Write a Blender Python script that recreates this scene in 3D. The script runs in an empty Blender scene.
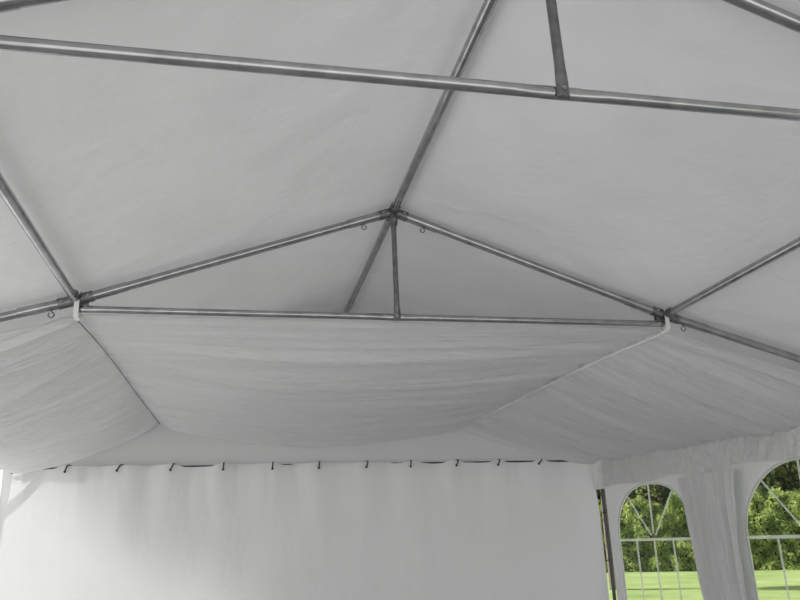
import bpy, bmesh, math, random
from mathutils import Vector, Matrix, noise
random.seed(7)
S = bpy.context.scene
COL = S.collection
V = Vector

# ------------------------------------------------------------------ dimensions
RIDGE_Z, PITCH, PITCH2 = 3.151, 0.355, 0.285          # pipe centre of the ridge, slope of the rafters
PX = 1.490                             # purlin offset from the ridge
PXS = {1: 1.490, -1: 1.513}            # the left purlin sits a touch wider
PZ = RIDGE_Z - PITCH * PX
HW = 2.67                              # half width of the tent
Y0, Y1, YG = 1.54, 3.54, 7.08          # near truss, far truss, gable
EAVE = 2.20
def rz(x):
    a = abs(x); return RIDGE_Z - PITCH * min(a, PX) - PITCH2 * max(0, a - PX)

# ------------------------------------------------------------------ materials
def new_mat(name):
    m = bpy.data.materials.new(name); m.use_nodes = True
    nt = m.node_tree; nt.nodes.clear()
    out = nt.nodes.new('ShaderNodeOutputMaterial')
    return m, nt, out
def N(nt, t, **kw):
    n = nt.nodes.new(t)
    for k, v in kw.items(): setattr(n, k, v)
    return n
def ramp(nt, stops):
    r = N(nt, 'ShaderNodeValToRGB'); e = r.color_ramp.elements
    while len(e) < len(stops): e.new(0.5)
    for k, (p, c) in enumerate(stops):
        e[k].position = p; e[k].color = (*c, 1) if len(c) == 3 else c
    return r
def fabric(name, col, trans, fac, bump=0.15, scales=((2.2, 1.0), (9.0, 0.35)), stretch=(1, 1, 1), rough_gloss=0.0, var=0.05):
    m, nt, out = new_mat(name)
    tc = N(nt, 'ShaderNodeTexCoord'); mp = N(nt, 'ShaderNodeMapping'); mp.inputs['Scale'].default_value = stretch
    nt.links.new(tc.outputs['Object'], mp.inputs['Vector'])
    acc = None
    for sc, wt in scales:
        t = N(nt, 'ShaderNodeTexNoise'); t.inputs['Scale'].default_value = sc; t.inputs['Detail'].default_value = 3
        t.inputs['Distortion'].default_value = 0.6
        nt.links.new(mp.outputs[0], t.inputs['Vector'])
        mu = N(nt, 'ShaderNodeMath', operation='MULTIPLY'); mu.inputs[1].default_value = wt
        nt.links.new(t.outputs['Fac'], mu.inputs[0])
        if acc is None: acc = mu
        else:
            ad = N(nt, 'ShaderNodeMath', operation='ADD'); nt.links.new(acc.outputs[0], ad.inputs[0]); nt.links.new(mu.outputs[0], ad.inputs[1]); acc = ad
    b = N(nt, 'ShaderNodeBump'); b.inputs['Strength'].default_value = bump; b.inputs['Distance'].default_value = 0.05
    nt.links.new(acc.outputs[0], b.inputs['Height'])
    t2 = N(nt, 'ShaderNodeTexNoise'); t2.inputs['Scale'].default_value = 1.7; t2.inputs['Detail'].default_value = 5
    nt.links.new(tc.outputs['Object'], t2.inputs['Vector'])
    cr = ramp(nt, [(0.3, tuple(c * (1 - var) for c in col)), (0.7, col)])
    nt.links.new(t2.outputs['Fac'], cr.inputs[0])
    d = N(nt, 'ShaderNodeBsdfDiffuse'); tr = N(nt, 'ShaderNodeBsdfTranslucent'); mx = N(nt, 'ShaderNodeMixShader')
    nt.links.new(cr.outputs[0], d.inputs['Color']); tr.inputs['Color'].default_value = (*trans, 1)
    nt.links.new(b.outputs[0], d.inputs['Normal']); nt.links.new(b.outputs[0], tr.inputs['Normal'])
    mx.inputs[0].default_value = fac
    nt.links.new(d.outputs[0], mx.inputs[1]); nt.links.new(tr.outputs[0], mx.inputs[2])
    last = mx
    if rough_gloss > 0:
        g = N(nt, 'ShaderNodeBsdfGlossy'); g.inputs['Roughness'].default_value = 0.45; g.inputs['Color'].default_value = (.9, .9, .9, 1)
        nt.links.new(b.outputs[0], g.inputs['Normal'])
        m2 = N(nt, 'ShaderNodeMixShader'); m2.inputs[0].default_value = rough_gloss
        nt.links.new(mx.outputs[0], m2.inputs[1]); nt.links.new(g.outputs[0], m2.inputs[2]); last = m2
    nt.links.new(last.outputs[0], out.inputs[0])
    return m
def principled(name, col, rough=0.5, metal=0.0, var=0.15, nscale=20, bump=0.0):
    m, nt, out = new_mat(name)
    p = N(nt, 'ShaderNodeBsdfPrincipled'); tc = N(nt, 'ShaderNodeTexCoord')
    t = N(nt, 'ShaderNodeTexNoise'); t.inputs['Scale'].default_value = nscale; t.inputs['Detail'].default_value = 4
    nt.links.new(tc.outputs['Object'], t.inputs['Vector'])
    cr = ramp(nt, [(0.3, tuple(c * (1 - var) for c in col)), (0.7, tuple(min(1, c * (1 + var)) for c in col))])
    nt.links.new(t.outputs['Fac'], cr.inputs[0]); nt.links.new(cr.outputs[0], p.inputs['Base Color'])
    p.inputs['Roughness'].default_value = rough; p.inputs['Metallic'].default_value = metal
    if bump:
        b = N(nt, 'ShaderNodeBump'); b.inputs['Strength'].default_value = bump
        nt.links.new(t.outputs['Fac'], b.inputs['Height']); nt.links.new(b.outputs[0], p.inputs['Normal'])
    nt.links.new(p.outputs[0], out.inputs[0])
    return m
def foliage(name, dark, light, nscale, trans=0.35):
    m, nt, out = new_mat(name)
    g = N(nt, 'ShaderNodeNewGeometry')
    t = N(nt, 'ShaderNodeTexNoise'); t.inputs['Scale'].default_value = nscale; t.inputs['Detail'].default_value = 3
    nt.links.new(g.outputs['Position'], t.inputs['Vector'])
    cr = ramp(nt, [(0.32, dark), (0.68, light)])
    nt.links.new(t.outputs['Fac'], cr.inputs[0])
    d = N(nt, 'ShaderNodeBsdfDiffuse'); tr = N(nt, 'ShaderNodeBsdfTranslucent'); mx = N(nt, 'ShaderNodeMixShader')
    nt.links.new(cr.outputs[0], d.inputs['Color']); nt.links.new(cr.outputs[0], tr.inputs['Color'])
    mx.inputs[0].default_value = trans
    nt.links.new(d.outputs[0], mx.inputs[1]); nt.links.new(tr.outputs[0], mx.inputs[2]); nt.links.new(mx.outputs[0], out.inputs[0])
    return m

M_roof = fabric('roof_tarpaulin', (.76, .76, .76), (.6, .6, .6), .07, bump=.55, scales=((1.6, 1.0), (6.0, 0.3), (20, .06)), rough_gloss=.04, var=.09)
M_wall = fabric('wall_tarpaulin', (.78, .78, .78), (.72, .72, .72), .17, bump=.35, scales=((2.0, 1.0), (7.0, 0.25)), stretch=(1.6, 1.6, .7))
M_left = fabric('left_wall_sheet', (.8, .8, .8), (.85, .85, .85), .45, bump=.2)
M_gable = fabric('gable_tarpaulin', (.68, .68, .68), (.5, .5, .5), .15, bump=.2)
M_side = fabric('side_tarpaulin', (.74, .74, .74), (.6, .6, .6), .22, bump=.2, scales=((3.0, 1.0), (10, .3)), stretch=(1, 1, .5))
M_lining = fabric('lining_cloth', (.88, .88, .88), (.88, .88, .88), .45, bump=.85, scales=((3.0, .3), (11, .5), (30, .2)), stretch=(.30, 3, .6), var=.03)
M_crinkle = fabric('crinkled_tape', (.76, .76, .76), (.6, .6, .6), .22, bump=.5, scales=((9, 1.0), (26, .6)), stretch=(1, 2.2, .8), rough_gloss=.05)
M_steel = principled('galvanised_steel', (.42, .42, .425), .19, 1.0, .18, 14)
M_steel_dull = principled('dull_steel', (.22, .22, .225), .42, 1.0, .25, 25)
M_bar = principled('black_enamel', (.04, .04, .04), .22, 0, .2, 20)
M_dark = principled('dark_rubber', (.03, .03, .03), .5, 0, .2, 30)
M_white = principled('white_webbing', (.82, .82, .80), .6, 0, .05, 60)
m, nt, out = new_mat('white_printed_pvc')
tr = N(nt, 'ShaderNodeBsdfTransparent'); d = N(nt, 'ShaderNodeBsdfDiffuse'); t2 = N(nt, 'ShaderNodeBsdfTranslucent'); mx = N(nt, 'ShaderNodeMixShader'); m2 = N(nt, 'ShaderNodeMixShader')
d.inputs['Color'].default_value = (.86, .88, .8, 1); t2.inputs['Color'].default_value = (.86, .88, .8, 1); mx.inputs[0].default_value = .6; m2.inputs[0].default_value = .5
nt.links.new(d.outputs[0], mx.inputs[1]); nt.links.new(t2.outputs[0], mx.inputs[2]); nt.links.new(tr.outputs[0], m2.inputs[1]); nt.links.new(mx.outputs[0], m2.inputs[2]); nt.links.new(m2.outputs[0], out.inputs[0]); M_pvcbar = m
M_bark = principled('bark', (.10, .075, .05), .9, 0, .4, 9, .6)
M_bounce_ground = principled('neutral_bounce_ground', (.55, .55, .55), .9, 0, .2, 14)  # pale neutral grey, picked for untinted bounce light
M_floor = principled('neutral_bounce_floor', (.42, .42, .42), .8, 0, .12, 6)  # neutral grey, picked so the floor bounces no green
M_hedge = foliage('hedge_leaves', (.13, .20, .05), (.52, .60, .20), 1.6, .5)
M_crown = foliage('tree_leaves', (.06, .10, .03), (.40, .46, .15), 1.1, .5)
M_core = principled('dark_core', (.02, .035, .012), .95, 0, .5, 4)  # near-black fill for the solid inside of hedge and crowns
m, nt, out = new_mat('lawn_grass')
tc = N(nt, 'ShaderNodeNewGeometry'); p = N(nt, 'ShaderNodeBsdfDiffuse')
t1 = N(nt, 'ShaderNodeTexNoise'); t1.inputs['Scale'].default_value = .45; t1.inputs['Detail'].default_value = 8; t1.inputs['Roughness'].default_value = .7
nt.links.new(tc.outputs['Position'], t1.inputs['Vector'])
cr = ramp(nt, [(.3, (.15, .22, .06)), (.7, (.31, .37, .16))]); nt.links.new(t1.outputs['Fac'], cr.inputs[0])
nt.links.new(cr.outputs[0], p.inputs['Color']); nt.links.new(p.outputs[0], out.inputs[0]); M_lawn = m
m, nt, out = new_mat('clear_pvc')
tr = N(nt, 'ShaderNodeBsdfTransparent'); tr.inputs['Color'].default_value = (.95, .96, .95, 1)
g = N(nt, 'ShaderNodeBsdfGlossy'); g.inputs['Roughness'].default_value = .12
fr = N(nt, 'ShaderNodeFresnel'); fr.inputs['IOR'].default_value = 1.3
mx = N(nt, 'ShaderNodeMixShader'); nt.links.new(fr.outputs[0], mx.inputs[0])
nt.links.new(tr.outputs[0], mx.inputs[1]); nt.links.new(g.outputs[0], mx.inputs[2]); nt.links.new(mx.outputs[0], out.inputs[0]); M_pane = m

# ------------------------------------------------------------------ helpers
def obj(name, bm, mat, parent=None, smooth=True):
    me = bpy.data.meshes.new(name); bm.to_mesh(me); bm.free()
    me.materials.append(mat)
    if smooth:
        for pl in me.polygons: pl.use_smooth = True
        try: me.set_sharp_from_angle(angle=math.radians(50))
        except Exception: pass
    o = bpy.data.objects.new(name, me); COL.objects.link(o)
    if parent:
        o.parent = parent; o.matrix_parent_inverse = Matrix.Translation(-V(parent.location))
    return o
def tag(o, label, cat, group=None):
    o['label'] = label; o['category'] = cat
    if group: o['group'] = group
    return o
def thing(name, label, cat, loc, group=None):
    o = bpy.data.objects.new(name, None); COL.objects.link(o); o.location = loc; o.empty_display_size = .1
    return tag(o, label, cat, group)
def struct(o, label=None):
    o['kind'] = 'structure'
    if label: o['label'] = label
    return o
def tube(bm, pts, r, seg=16, cap=True):
    """sweep; r is a number or a list of radii / (ra, rb) pairs"""
    pts = [V(p) for p in pts]; n = len(pts)
    rs = r if isinstance(r, (list, tuple)) else [r] * n
    rings = []; up = None
    for i, p in enumerate(pts):
        d = (pts[min(i + 1, n - 1)] - pts[max(i - 1, 0)]).normalized()
        if up is None:
            up = V((0, 0, 1)) if abs(d.z) < .9 else V((0, 1, 0))
        a = d.cross(up).normalized(); b = a.cross(d).normalized(); up = b
        ra, rb = rs[i] if isinstance(rs[i], (tuple, list)) else (rs[i], rs[i])
        rings.append([bm.verts.new(p + a * (ra * math.cos(2 * math.pi * k / seg)) + b * (rb * math.sin(2 * math.pi * k / seg))) for k in range(seg)])
    for i in range(n - 1):
        for k in range(seg):
            bm.faces.new((rings[i][k], rings[i][(k + 1) % seg], rings[i + 1][(k + 1) % seg], rings[i + 1][k]))
    if cap:
        bm.faces.new(rings[0][::-1]); bm.faces.new(rings[-1])
def box(bm, c, size, rot=None):
    mt = Matrix.Translation(V(c)) @ (rot.to_4x4() if rot else Matrix()) @ Matrix.Diagonal((*size, 1))
    r = bmesh.ops.create_cube(bm, size=1, matrix=mt)
    bmesh.ops.bevel(bm, geom=list({e for v in r['verts'] for e in v.link_edges}), offset=min(size) * .15, segments=1, affect='EDGES')
def bolt(bm, c, axis, r=.008, h=.008):
    a = V(axis).normalized(); tube(bm, [V(c), V(c) + a * h], r, 6); tube(bm, [V(c) + a * h, V(c) + a * (h + .004)], r * .55, 8)
def grid(bm, nu, nv, f):
    vs = [[bm.verts.new(f(i / nu, j / nv)) for j in range(nv + 1)] for i in range(nu + 1)]
    for i in range(nu):
        for j in range(nv):
            bm.faces.new((vs[i][j], vs[i + 1][j], vs[i + 1][j + 1], vs[i][j + 1]))
    return vs
def nz(x, y, z=0.0): return noise.noise(V((x, y, z)))
def pipe_pts(a, b, crimp=None, r=.018, flat=(.022, .008), n=6):
    """straight pipe with optionally flattened ends: returns pts, radii"""
    a, b = V(a), V(b); L = (b - a).length; d = (b - a) / L
    pts = []; rs = []
    ca = crimp in ('a', 'both'); cb = crimp in ('b', 'both')
    if ca:
        pts += [a, a + d * .05, a + d * .10]; rs += [flat, flat, (r, r)]
    else: pts += [a]; rs += [(r, r)]
    for k in range(1, n): pts.append(a.lerp(b, .1 + .8 * k / n)); rs.append((r, r))
    if cb:
        pts += [b - d * .10, b - d * .05, b]; rs += [(r, r), flat, flat]
    else: pts += [b]; rs += [(r, r)]
    return pts, rs
def hook_ring(bm, top, size=.03, r=.0035, axis='x'):
    """small open eye hanging below a pipe"""
    top = V(top); pts = [top, top - V((0, 0, size * .5))]
    for k in range(11):
        a = math.pi / 2 - k * 2 * math.pi * .9 / 10
        off = V((math.cos(a), 0, math.sin(a))) if axis == 'x' else V((0, math.cos(a), math.sin(a)))
        pts.append(top - V((0, 0, size)) + off * size * .5)
    tube(bm, pts, r, 6)

# ------------------------------------------------------------------ setting: ground, roof, walls
bm = bmesh.new(); grid(bm, 8, 8, lambda u, v: V((-60 + 120 * u, -40 + 120 * v, -.012)))
struct(obj('ground', bm, M_bounce_ground), 'added unseen grey ground that bounces neutral light into the tent')  # unseen plane added to replace green lawn bounce and brighten the fabric
bm = bmesh.new(); grid(bm, 8, 8, lambda u, v: V((7.5 + 50 * u, -30 + 100 * v, -.004 + .012 * u)))
struct(obj('lawn', bm, M_lawn), 'sunlit green lawn outside the arched windows')
bm = bmesh.new(); grid(bm, 4, 8, lambda u, v: V((-HW + .05 + (2 * HW - .1) * u, -.6 + (YG + .58) * v, 0)))
struct(obj('floor', bm, M_floor), 'added unseen grey floor that keeps green bounce out of the tent')  # unseen floor added in grey to stop green light tinting the interior

def roof_z(x, y):
    a = abs(x)
    base = rz(a) + .046
    seg = a / PX if a < PX else (a - PX) / (HW - PX)
    bay = (y - Y1) / 2.0; bay -= math.floor(bay)
    w = math.sin(math.pi * min(1, seg)) * math.sin(math.pi * bay)
    lift = .012 * w + .026 * w * nz(x * 1.3, y * 1.1, 3) + .012 * w * nz(x * 4 + y * 2, y * 2.5 - x, 8)
    cr = 0.0
    for (cx, cy) in CREASE_AT:                       # tension creases that fan out of the frame joints
        dx, dy = x - cx, y - cy; r = math.hypot(dx, dy)
        if r < .9:
            th = math.atan2(dy, dx)
            cr += .011 * math.sin(th * 9 + 2 * math.sin(th * 3)) * min(1, r / .12) * math.exp(-r * 2.6) * min(1, seg * 6) * min(1, bay * 10, (1 - bay) * 10)
    return base + lift + max(cr, -.007)
CREASE_AT = [(s * PX, y) for s in (-1, 1) for y in (Y0, Y1, 5.31)] + [(0, Y0), (0, Y1)]
bm = bmesh.new()
def roof_f(u, v):
    x = -HW - .06 + (2 * HW + .12) * u; y = -.6 + (YG + .66) * v
    return V((x, y, roof_z(x, y)))
grid(bm, 140, 220, roof_f)
struct(obj('ceiling', bm, M_roof), 'pale grey pitched tent roof')

# gable triangle above the crossbar
bm = bmesh.new()
YGB = YG + .045
grid(bm, 80, 24, lambda u, v: V((-HW + 2 * HW * u, YGB + .008 * nz(u * 9, v * 4, 5), 2.185 + v * (roof_z(-HW + 2 * HW * u, YG) - 2.185 + .004))))
struct(obj('wall_gable', bm, M_gable), 'triangular end panel above the crossbar')

# back wall hung from the crossbar: its top edge covers the bar in some stretches and dips below it in others
GY = YG - .012
def xs(px_u): return px_u
HOOK_X = [-2.62, -2.19, -1.76, -1.325, -.89, -.455, -.025, .40, .83, 1.265, 1.695, 2.13]
def dips(x):
    """0 where the cloth covers the bar, 1 where the bar shows"""
    s = 0
    for a, b, k in ((-2.58, -2.24, .9), (-1.29, -.93, .85), (.62, .80, .6), (.88, 1.20, .8), (1.30, 1.66, .8), (1.72, 2.10, 1.), (2.15, 2.60, 1.), (-.42, -.25, .7)):
        if a < x < b: s = max(s, k * min(1, (x - a) / .05, (b - x) / .05))
    return s
def back_f(u, v):
    x = -HW - .05 + (2 * HW + .035) * u
    near = min(abs(x - h) for h in HOOK_X)
    top = 2.2225 - .021 * dips(x) - .006 * min(1, near / .2) + .004 * nz(x * 6, 0, 1)
    z = top * (1 - v)
    ph = (x - HOOK_X[0]) / .432 * 2 * math.pi
    fold = math.exp(-(v * top) * 2.4)
    y = GY - .042 * fold * (0.5 + .5 * math.cos(ph + .6 * nz(x * 2, z, 9))) - .036 * fold * abs(nz(x * 6, z * 1.1, 2)) - .025 * (1 - fold) * (.5 + .5 * nz(x * 1.1 + z * .5, z * .6, 4)) - .010 * nz(x * 3 - z * 1.2, z * 1.4, 6) * (1 - fold)
    if x > 2.45: y -= .085 * ((x - 2.45) / .2) ** 2 * min(1, .1 + v * 4)
    return V((x, y, z))
bm = bmesh.new(); grid(bm, 220, 60, back_f)
struct(obj('wall_back', bm, M_wall), 'white end wall hanging from the crossbar')

# left wall
bm = bmesh.new()
grid(bm, 120, 20, lambda u, v: V((-HW - .03 + .02 * nz(u * 22, v * 2, 9), -.4 + (YG + .40) * u, 2.312 * (1 - v))))
struct(obj('wall_left', bm, M_left), 'white side wall on the left')

# right wall with two arched openings
WX = HW
def arch(cy, half, spring, top, bottom, n, k=28, grow=0.0):
    pts = [(cy - half - grow, bottom - grow)]
    for i in range(k + 1):
        a = math.pi - math.pi * i / k
        c, s = math.cos(a), math.sin(a)
        pts.append((cy + (half + grow) * math.copysign(abs(c) ** (2 / n), c), spring + (top - spring + grow) * abs(s) ** (2 / n)))
    pts.append((cy + half + grow, bottom - grow))
    return pts
WIN = [dict(cy=6.045, half=.602, spring=1.44, top=1.893, bottom=.55, n=2.35), dict(cy=4.20, half=.602, spring=1.44, top=1.905, bottom=.55, n=2.0)]
bm = bmesh.new()
def loop2d(pts):
    vs = [bm.verts.new((WX, y, z)) for y, z in pts]
    for i in range(len(vs)): bm.edges.new((vs[i], vs[(i + 1) % len(vs)]))
loop2d([(-1, 0), (-1, 2.30), (YG - .245, 2.30), (YG - .245, 1.0), (YG - .24, 0)])
for w in WIN: loop2d(arch(**w))
bmesh.ops.triangle_fill(bm, use_beauty=True, edges=bm.edges[:])
cent = [f for f in bm.faces if any((w['cy'] - w['half'] * .9 < f.calc_center_median().y < w['cy'] + w['half'] * .9 and w['bottom'] < f.calc_center_median().z < w['spring']) for w in WIN)]
struct(obj('wall_right', bm, M_side, smooth=False), 'grey side wall with two arched windows')

for k, w in enumerate(WIN):
    root = bpy.data.objects.new('window_%d' % (k + 1), None); COL.objects.link(root); root.location = (WX, w['cy'], w['bottom'])
    struct(root, ('arched clear window next to the back corner', 'arched clear window nearer the camera at the frame edge')[k])
    bm = bmesh.new(); bm.faces.new([bm.verts.new((WX + .004, y, z)) for y, z in arch(**w)])
    obj('pane', bm, M_pane, root, False)
    bm = bmesh.new(); a = arch(**w); b = arch(**w, grow=.018); n_ = len(a)
    for dx in (0,):
        va = [bm.verts.new((WX - .004, y, z)) for y, z in a]; vb = [bm.verts.new((WX - .004, y, z)) for y, z in b]
        vc = [bm.verts.new((WX + .006, y, z)) for y, z in a]; vd = [bm.verts.new((WX + .006, y, z)) for y, z in b]
        for i in range(n_):
            j = (i + 1) % n_
            bm.faces.new((va[i], va[j], vb[j], vb[i])); bm.faces.new((vc[i], vd[i], vd[j], vc[j]))
            bm.faces.new((va[i], vc[i], vc[j], va[j])); bm.faces.new((vb[i], vb[j], vd[j], vd[i]))
    obj('window_frame', bm, M_pvcbar, root, False)
    def bar(p, q, wd=.0085):
        b_ = bmesh.new(); p = V((WX - .002, *p)); q = V((WX - .002, *q))
        tube(b_, [p, q], [(wd, .004), (wd, .004)] if abs(q.z - p.z) > .01 else [(.004, wd), (.004, wd)], 8)
        obj('glazing_bar', b_, M_pvcbar, root)
    cy, h, zs = w['cy'], w['half'], 1.447
    bar((cy - h, zs), (cy + h, zs), .011)
    for q in (-.5, 0, .5): bar((cy + q * h * .98, w['bottom']), (cy + q * h * .98, zs))
    H = w['top'] - zs
    for an in (45, 92, 135):
        c, s = math.cos(math.radians(an)), math.sin(math.radians(an))
        rr = 1 / ((abs(c) / h) ** w['n'] + (abs(s) / H) ** w['n']) ** (1 / w['n'])
        bar((cy + c * .05, zs + s * .05), (cy + c * rr, zs + s * rr))

# crinkled valance above the windows
def val_f(u, v):
    y = -1 + (YG - .06 + 1) * u
    z = 2.29 - v * (2.29 - 1.925 - .012 * math.sin(y * 7))
    cr = .016 * nz(y * 22 + z * 6, z * 9, 1) + .011 * nz(y * 42, z * 22, 2) + .012 * nz(y * 8, z * 2, 3)
    return V((WX - .035 + cr, y, z))
bm = bmesh.new(); grid(bm, 620, 24, val_f)
tag(obj('valance', bm, M_crinkle), 'crinkled white fabric valance running above the arched windows', 'valance')
# bunched curtain between the windows
def cur_f(u, v):
    z = 1.90 * (1 - v)
    t = v * 1.90
    c = 5.085 + .01 * v
    half = .315 - .065 * min(1, t / .95) + .05 * math.exp(-t * 6)
    y = c + (u - .5) * 2 * half - .04 * min(1, t)
    pl = u * 2 * math.pi
    x = WX - .065 - .020 * math.sin(pl * 3 + .8 * math.sin(t * 2)) - .014 * math.sin(pl * 7 + 1.3 + t) - .010 * nz(u * 16, t * 3, 2) - .008 * nz(u * 40, t * 5, 7) - .02 * math.sin(math.pi * u)
    return V((x, y, z))
bm = bmesh.new(); grid(bm, 90, 50, cur_f)
cur = tag(obj('side_curtain', bm, M_side), 'bunched white curtain hanging in folds between the two arched windows', 'curtain')

# ------------------------------------------------------------------ steel frame
def truss(y, label, xo=0.0):
    t = thing('roof_truss', label, 'roof truss', (0, y, RIDGE_Z))
    for s in (-1, 1):
        PX = PXS[s]
        b = bmesh.new()
        tube(b, [(s * .05, y, rz(.05)), (s * (PX - .06), y, rz(PX - .06))], .0205, 18)
        tube(b, [(s * .04, y, rz(.04)), (s * .24, y, rz(.24))], .0235, 18)          # sleeve at the apex
        tube(b, [(s * (PX - .06), y, rz(PX - .06)), (s * (PX - .22), y, rz(PX - .22))], .0228, 18)
        r = obj('rafter', b, M_steel, t)
        b = bmesh.new(); hook_ring(b, (s * .155, y, rz(.155) - .018), .024, .003); obj('eye_hook', b, M_steel_dull, r)
        b = bmesh.new()
        tube(b, [(s * (PX + .05), y, rz(PX + .05)), (s * (HW - .03), y, rz(HW - .03) - .01)], .0205, 18)
        tube(b, [(s * (PX + .03), y, rz(PX + .03)), (s * (PX + .24), y, rz(PX + .24))], .0232, 18)
        r = obj('rafter', b, M_steel, t)
        b = bmesh.new(); hook_ring(b, (s * (PX + .10), y, rz(PX + .10) - .018), .026, .003); obj('eye_hook', b, M_steel_dull, r)
        b = bmesh.new()                                                             # joint on the purlin line
        tube(b, [(s * (PX - .075), y, rz(PX - .075)), (s * (PX + .075), y, rz(PX + .075))], .0265, 18)
        tube(b, [(s * PX, y - .07, PZ), (s * PX, y + .07, PZ)], .0255, 18)
        box(b, (s * (PX - .03), y, PZ - .030), (.055, .012, .045))
        j = obj('joint_sleeve', b, M_steel_dull, t)
        for p_ in [(s * (PX + dx), y - .026, rz(PX + dx)) for dx in (-.055, .055)] + [(s * (PX - .045), y - .006, PZ - .042)]:
            b = bmesh.new(); bolt(b, p_, (0, -1, 0)); obj('bolt', b, M_steel, j)
        b = bmesh.new(); zt = TIE_Z
        pts, rs = pipe_pts((s * .035, y, zt), (s * (PX - .015), y, zt), 'both', .0165, (.0135, .0175))
        tube(b, pts, rs, 16); obj('tie_bar', b, M_steel, t)
        b = bmesh.new(); tube(b, [(s * HW, y, 0), (s * HW, y, rz(HW))], .0205, 16); obj('leg', b, M_steel, t)
    b = bmesh.new()
    pts, rs = pipe_pts((0, y, RIDGE_Z - .02), (0, y, TIE_Z - .022), 'both', .0135, (.0175, .007))
    rs[0] = (.016, .016); rs[1] = (.015, .015)
    pts = [p_ - V((0, .018 * max(0, min(1, (RIDGE_Z - p_.z) / .57)), 0)) for p_ in pts]
    tube(b, pts, rs, 14); k = obj('king_post', b, M_steel_dull, t)
    b = bmesh.new(); bolt(b, (0, y - .024, TIE_Z), (0, -1, 0), .006, .004); obj('bolt', b, M_steel, k)
    b = bmesh.new()
    tube(b, [(-.062, y, TIE_Z), (-.05, y, TIE_Z), (.05, y, TIE_Z), (.062, y, TIE_Z)], [(.012, .0165), (.0145, .0185), (.0145, .0185), (.012, .0165)], 14); obj('tie_connector', b, M_steel, t)
    b = bmesh.new()
    tube(b, [(-.075, y, rz(.075)), (0, y, RIDGE_Z), (.075, y, rz(.075))], .0265, 18)
    tube(b, [(0, y - .075, RIDGE_Z), (0, y + .075, RIDGE_Z)], .0265, 18)
    tube(b, [(0, y, RIDGE_Z), (0, y, RIDGE_Z - .075)], .0215, 16)
    a = obj('apex_joint', b, M_steel_dull, t)
    for p_ in [(s * .055, y - .026, rz(.055)) for s in (-1, 1)] + [(0, y - .02, RIDGE_Z - .055)]:
        b = bmesh.new(); bolt(b, p_, (0, -1, 0)); obj('bolt', b, M_steel, a)
    t.location.x += xo
    return t
TIE_Z = 2.574
truss(Y0, 'nearer galvanised steel truss with its tie bar across the top of the view', .022)
truss(Y1, 'galvanised steel truss further off with the pleated lining hanging from its tie bar')

def pole(name, a, b, r, label, cat, sleeve=True, group=None, mat=None):
    bm = bmesh.new(); a, b = V(a), V(b); d = (b - a).normalized()
    tube(bm, [a + d * .05, b - d * .05], r, 18)
    o = tag(obj(name, bm, mat or M_steel), label, cat, group)
    return o
pole('ridge_pole', (0, Y0, RIDGE_Z), (0, Y1, RIDGE_Z), .0205, 'galvanised ridge pole between the two trusses, under the roof peak', 'pole')
pole('ridge_pole', (0, Y1, RIDGE_Z), (0, YG + .085, RIDGE_Z), .0205, 'ridge pole running from the further truss back to the end wall', 'pole')
pole('purlin', (-PXS[-1], Y0, rz(PXS[-1])), (-PXS[-1], Y1, rz(PXS[-1])), .0195, 'galvanised roof purlin on the left slope joining the two trusses', 'pole')
pole('purlin', (PX, Y0, PZ), (PX, Y1, PZ), .0195, 'galvanised roof purlin on the right slope joining the two trusses', 'pole')

# crossbar of the gable, with its corner posts
bm = bmesh.new(); tube(bm, [(-HW - .03, YG + .02, 2.204), (HW - .05, YG + .02, 2.204)], .013, 14)
tag(obj('crossbar', bm, M_bar), 'thin dark steel crossbar that the white end wall hangs from', 'crossbar')
post = thing('corner_post', 'dark steel corner post seen in the gap beside the arched window', 'post', (HW + .012, YG - .165, 0))
bm = bmesh.new(); tube(bm, [(HW + .012, YG - .165, 0), (HW + .012, YG - .165, 1.985)], .0165, 16); obj('pole', bm, M_bar, post)
bm = bmesh.new(); tube(bm, [(HW + .012, YG - .165, 0), (HW + .012, YG - .165, .008)], .06, 16); obj('foot', bm, M_steel_dull, post)
for z, lb in ((1.70, 'short dark tie loop round the corner post, the upper one'), (1.27, 'short dark tie loop round the corner post, the lower one')):
    bm = bmesh.new(); pts = [(HW + .012 + .022 * math.cos(a), YG - .165 + .022 * math.sin(a), z + .002 * math.sin(2 * a)) for a in [2 * math.pi * k / 16 for k in range(17)]]
    tube(bm, pts, .005, 6); tube(bm, [(HW - .008, YG - .18, z), (HW - .05, YG - .20, z - .004)], .004, 6); tube(bm, [(HW + .012, YG - .187, z), (HW - .006, YG - .245, z + .006)], .004, 6)
    tag(obj('tie_loop', bm, M_dark), lb, 'tie', 'tie loops on the corner post')
lp = thing('corner_post', 'steel corner post with a diagonal knee brace behind the end wall, left', 'post', (-HW - .19, YG + .08, 0))
bm = bmesh.new(); tube(bm, [(-HW - .19, YG + .08, 0), (-HW - .19, YG + .08, 2.0)], .02, 14); obj('pole', bm, M_steel, lp)
bm = bmesh.new(); tube(bm, [(-HW - .19, YG + .08, 1.955), (-2.41, YG + .08, 2.345)], .024, 14); obj('knee_brace', bm, M_steel, lp)

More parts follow.
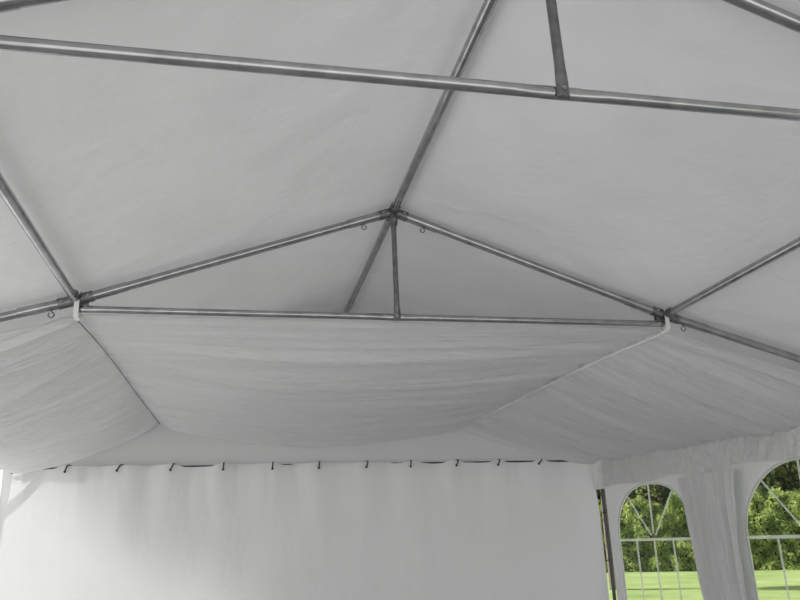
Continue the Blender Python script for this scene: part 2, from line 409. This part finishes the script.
# hooks along the crossbar
ORD = ['first', 'second', 'third', 'fourth', 'fifth', 'sixth', 'seventh', 'eighth', 'ninth', 'tenth', 'eleventh', 'twelfth']
h0 = None
for k, x in enumerate(HOOK_X):
    lab = 'small dark hook on the end wall crossbar, %s from the left' % ORD[k]
    if h0 is None:
        h0 = thing('wall_hook', lab, 'hook', (x, YG + .02, 2.204), 'hooks along the crossbar')
        bm = bmesh.new()
        pts = [(x + .008, YG + .035, 2.224), (x + .008, YG + .01, 2.230), (x + .007, YG - .055, 2.228), (x + .004, YG - .078, 2.216),
               (x - .001, YG - .080, 2.195), (x - .006, YG - .080, 2.178)]
        tube(bm, pts, .0065, 7); obj('hook_wire', bm, M_dark, h0)
        bm = bmesh.new(); bmesh.ops.create_uvsphere(bm, u_segments=12, v_segments=8, radius=.0115, matrix=Matrix.Translation((x - .007, YG - .080, 2.170))); obj('toggle_ball', bm, M_dark, h0)
        continue
    r = h0.copy(); COL.objects.link(r); r.location = (x, YG + .02, 2.204); r['label'] = lab
    r.rotation_euler = (0, random.uniform(-.2, .5), random.uniform(-.15, .15))
    for ch in list(h0.children):
        if ch.name.startswith(('hook_wire', 'toggle_ball')):
            c = ch.copy(); COL.objects.link(c); c.parent = r; c.matrix_parent_inverse = ch.matrix_parent_inverse.copy()

# ------------------------------------------------------------------ pleated lining
YL0, YL1 = Y1 + .012, YG - .03
def pleat(t, s, seed):
    """height of the gathers; t runs along the tent in metres, s across 0..1"""
    tt = t + .05 * nz(s * 2.2, t * .8, seed) + .02 * nz(s * 5, t * 2, seed + 3)
    a = .45 + .55 * nz(tt * 1.3, s * 1.4, seed + 1)
    rd = lambda f, q: .5 - 1.35 * abs(nz(tt * f, s * q, seed + f)) ** .8
    h = .75 * rd(4.3, .7) - .60 * rd(7.5, .9) - .60 * rd(11, 1.0) - .45 * rd(19, 1.2)
    return h * (.30 + .70 * max(0, a))
def lining_center(u, v):
    xl, xr = -PXS[-1] + .06 * v, PX - .155 * v
    x = xl + (xr - xl) * u; y = YL0 + (YL1 - YL0) * v
    q = 1 - (2 * u - 1) ** 2
    sag = (.002 + .10 * min(1, v * 2.2) + .075 * v) * q
    edge = min(1, u / .04, (1 - u) / .04)
    p = .13 * pleat(y, u, 11) * (.35 + .65 * edge) * min(1, v * 25 + .1)
    z0 = TIE_Z - .026 + (PZ - .045 - TIE_Z + .026) * min(1, v * 4)
    return V((x, y, z0 - sag - p - .045 * v * u))
def lining_side(s):
    def f(u, v):
        xi = PX - .155 * v if s > 0 else PXS[-1] - .06 * v
        x = xi + (HW - .045 - xi) * u; y = YL0 + (YL1 - YL0) * v
        ze = 2.06 + .12 * v + .17 * math.exp(-v / .05)
        zt = TIE_Z - .026 + (PZ - .045 - TIE_Z + .026) * min(1, v * 4)
        if s > 0: zt -= .045 * v
        z = zt + (ze - zt) * u
        z -= (.012 + .06 * min(1, v * 2.2) + .005 * v) * 4 * u * (1 - u) * (.9 - (.75 if s > 0 else .15) * v)
        p = .13 * (.3 + .7 * min(1, u / .05)) * pleat(y, u * .55, 31 if s > 0 else 51) * min(1, v * 25 + .1) * (.45 + .55 * min(1, (1 - u) / .1))
        return V((s * x, y, z - p))
    return f
def lining(f, nu, nv, label):
    bm = bmesh.new(); grid(bm, nu, nv, f)
    return tag(obj('ceiling_lining', bm, M_lining), label, 'ceiling lining', 'pleated ceiling lining panels')
lc = lining(lining_center, 60, 800, 'wide middle panel of pleated white lining sagging behind the tie bar')
ll = lining(lining_side(-1), 34, 800, 'pleated white lining panel sloping down to the left wall')
lr = lining(lining_side(1), 34, 800, 'pleated white lining panel sloping down over the arched windows')
def seam(s, parent, mat, r):
    f = lining_side(s); bm = bmesh.new()
    pts = [f(.0, k / 400) for k in range(401)]
    pts = [pts[0]] + [sum(pts[max(0, k - 60):k + 61], V()) / len(pts[max(0, k - 60):k + 61]) for k in range(8, 400, 8)] + [pts[-1]]
    tube(bm, [p_ + V((-s * .004, 0, -.016)) for p_ in pts], r, 8)
    obj('seam_cord', bm, mat, parent)
seam(1, lr, M_white, .006); seam(-1, ll, M_steel_dull, .0035)
# white straps that tie the lining to the joints
for s, lb in ((-1, 'short white strap round the left joint of the further truss'), (1, 'short white strap round the right joint of the further truss')):
    bm = bmesh.new(); x = s * (PXS[s] - .012); w = .011
    prof = [(-.034, .026), (-.036, -.02), (-.034, -.078), (-.02, -.09), (.02, -.09), (.036, -.06), (.036, .026), (0, .036)]
    n_ = len(prof); ring = []
    for dx in (-w, w):
        for k_ in (1.0, 1.09): ring.append([bm.verts.new((x + dx + s * .0, Y1 + a * k_, PZ + b * k_)) for a, b in prof])
    for i in range(n_):
        j = (i + 1) % n_
        for A, B in ((0, 2), (1, 3), (0, 1), (2, 3)): bm.faces.new((ring[A][i], ring[A][j], ring[B][j], ring[B][i]))
    bmesh.ops.recalc_face_normals(bm, faces=bm.faces)
    tag(obj('tie_strap', bm, M_white, smooth=False), lb, 'strap', 'white straps at the joints')

# ------------------------------------------------------------------ garden outside
def leaf(bm, c, size, nrm=None):
    d = V((random.gauss(0, 1), random.gauss(0, 1), random.gauss(0, .8)))
    if nrm is not None: d = d * .55 + nrm
    d.normalize(); a = d.orthogonal().normalized(); a.rotate(Matrix.Rotation(random.random() * 6.28, 3, d)); b = d.cross(a)
    w = size * random.uniform(.6, 1.2)
    vs = [bm.verts.new(c + a * w), bm.verts.new(c + b * w * .5 + d * w * .1), bm.verts.new(c - a * w), bm.verts.new(c - b * w * .5 + d * w * .1)]
    bm.faces.new(vs)
HC, HU, HN = V((17.4, 28.2, 0)), V((.75, -.66, 0)).normalized(), V((.66, .75, 0)).normalized()
def htop(s): return 2.7 + .7 * nz(s * .9, 0, 8) + .5 * nz(s * 2.3, 0, 5)
def hedge_skin(s, t):
    """s metres along, t metres up the front face"""
    return HC + HU * s + HN * (.45 * nz(s * .8, t * .9, 2) + .40 * nz(s * 2.2, t * 2.4, 3) + .12 * t) + V((0, 0, t))
bm = bmesh.new(); HL = 11
for i in range(32000):
    s = random.uniform(-HL, HL); t = random.uniform(0, htop(s))
    leaf(bm, hedge_skin(s, t) + HN * random.uniform(-.06, .12), random.uniform(.05, .10), -HN + V((0, 0, .25)))
for i in range(2500):
    s = random.uniform(-HL, HL); leaf(bm, HC + HU * s + HN * random.uniform(.3, 1.4) + V((0, 0, htop(s) + random.uniform(-.1, .15))), .11, V((0, 0, 1)))
hd = tag(obj('hedge', bm, M_hedge, smooth=False), 'long clipped green hedge across the far side of the lawn', 'hedge')
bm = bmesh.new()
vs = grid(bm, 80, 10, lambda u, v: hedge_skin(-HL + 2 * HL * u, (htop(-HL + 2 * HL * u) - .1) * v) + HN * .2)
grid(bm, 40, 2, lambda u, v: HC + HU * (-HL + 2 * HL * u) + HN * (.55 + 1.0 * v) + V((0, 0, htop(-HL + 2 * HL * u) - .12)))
obj('hedge_core', bm, M_core, hd)  # solid dark sheet behind the leaves, no branches modelled

def make_tree(height, crown_r, crown_h, nleaf, label, loc, lsize=.2):
    t = thing('tree', label, 'tree', (0, 0, 0), 'garden trees outside')
    bm = bmesh.new(); th = height - crown_h
    tube(bm, [(0, 0, 0), (.05, .02, th * .5), (.0, .05, th), (.1, 0, height * .8)], [.22, .17, .14, .05], 10)
    for k in range(5):
        a = k * 1.3; tube(bm, [(0, .03, th * .9 + k * .2), (math.cos(a) * crown_r * .4, math.sin(a) * crown_r * .4, th + crown_h * .3 + k * .2), (math.cos(a) * crown_r * .75, math.sin(a) * crown_r * .75, th + crown_h * .5 + k * .25)], [.08, .05, .02], 7)
    obj('trunk', bm, M_bark, t)
    bm = bmesh.new(); c0 = V((0, 0, th + crown_h * .5)); sd = random.random() * 50
    for i in range(nleaf):
        d = V((random.gauss(0, 1), random.gauss(0, 1), random.gauss(0, 1))).normalized()
        lump = 1 + .35 * nz(d.x * 2.2 + sd, d.y * 2.2, d.z * 2.2) + .15 * nz(d.x * 6, d.y * 6 + sd, d.z * 6)
        k_ = random.uniform(.55, 1.0) ** .5
        leaf(bm, c0 + V((d.x * crown_r, d.y * crown_r, d.z * crown_h * .5)) * lump * k_, lsize, d + V((0, 0, .4)))
    cr_ = obj('crown', bm, M_crown, t, False)
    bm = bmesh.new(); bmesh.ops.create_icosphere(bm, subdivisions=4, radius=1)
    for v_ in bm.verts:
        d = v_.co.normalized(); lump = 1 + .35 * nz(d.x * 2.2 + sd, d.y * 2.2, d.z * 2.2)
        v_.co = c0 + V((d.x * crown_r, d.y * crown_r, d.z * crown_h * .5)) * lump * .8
    obj('opaque_core', bm, M_core, cr_)  # opaque blob added so the crown throws dense shade
    t.location = loc; t.rotation_euler = (0, 0, random.random() * 6)
    return t
SUN = V((-.66, .48, .56)).normalized()
TREES = [(-6.5, 3.4, 6.6, 'leafy tree behind the hedge, beyond the corner side of the first arched window'),
         (-2.2, 3.4, 7.0, 'leafy tree behind the hedge framed by the arched window next to the corner'),
         (2.2, 3.4, 6.8, 'leafy tree behind the hedge framed by the arched window at the frame edge'),
         (6.5, 3.4, 6.6, 'leafy tree behind the hedge, out past the frame edge on the right'),
         (-4.35, 7.8, 9.2, 'taller leafy tree in the second row behind the hedge, corner side'),
         (0, 7.8, 9.6, 'taller leafy tree in the second row behind the hedge, middle one'),
         (4.35, 7.8, 9.2, 'taller leafy tree in the second row behind the hedge, frame edge side')]
for s, dn, h, lb in TREES:
    make_tree(h, 1.75, h - .9, 7000, lb, HC + HU * s + HN * (dn + .7), .12)
make_tree(5.2, 1.15, 2.4, 2600, 'small leafy tree out on the lawn, shading the grass', (9.9, 21.2, 0), .1)
# trees behind the end wall whose shade falls on it
for (x, z, t, r, lb) in ((.95, 2.3, 11, 2.1, 'big leafy tree standing outside behind the white end wall'),):
    c = V((x, YG, z)) + SUN * t
    make_tree(c.z + r, r, r * 2, 9000, lb, (c.x, c.y, 0), .2)

# ------------------------------------------------------------------ light
w = bpy.data.worlds.new('overcast_sky'); S.world = w; w.use_nodes = True
nt = w.node_tree; nt.nodes.clear()
out = N(nt, 'ShaderNodeOutputWorld'); bg = N(nt, 'ShaderNodeBackground'); tc = N(nt, 'ShaderNodeTexCoord'); sp = N(nt, 'ShaderNodeSeparateXYZ')
cr = ramp(nt, [(.0, (.80, .81, .82)), (.25, (1, 1, 1)), (1, (.80, .86, .95))])
nt.links.new(tc.outputs['Generated'], sp.inputs[0]); nt.links.new(sp.outputs['Z'], cr.inputs[0]); nt.links.new(cr.outputs[0], bg.inputs['Color'])
bg.inputs['Strength'].default_value = 0.8
nt.links.new(bg.outputs[0], out.inputs[0])
l = bpy.data.lights.new('sun', 'SUN'); l.energy = 9.5; l.angle = math.radians(3.0); l.color = (1, .985, .96)
so = bpy.data.objects.new('sun', l); COL.objects.link(so); so.rotation_euler = SUN.to_track_quat('Z', 'Y').to_euler(); so.location = (0, 0, 20)

# ------------------------------------------------------------------ camera
cam = bpy.data.cameras.new('camera'); co = bpy.data.objects.new('camera', cam); COL.objects.link(co)
cam.sensor_width = 36; cam.lens = 752 / 800 * 36; cam.clip_start = .02; cam.clip_end = 300
bk = V((-.2025, -.9302, -.3062)).normalized(); rt = V((.9788, -.2016, -.0346)); rt = (rt - bk * rt.dot(bk)).normalized(); up = bk.cross(rt)
co.matrix_world = Matrix(((rt.x, up.x, bk.x, -.75), (rt.y, up.y, bk.y, 0), (rt.z, up.z, bk.z, 1.5), (0, 0, 0, 1)))
S.camera = co
S.view_settings.view_transform = 'Standard'; S.view_settings.look = 'None'; S.view_settings.gamma = 1; S.view_settings.use_curve_mapping = False
S.view_settings.exposure = 0.05
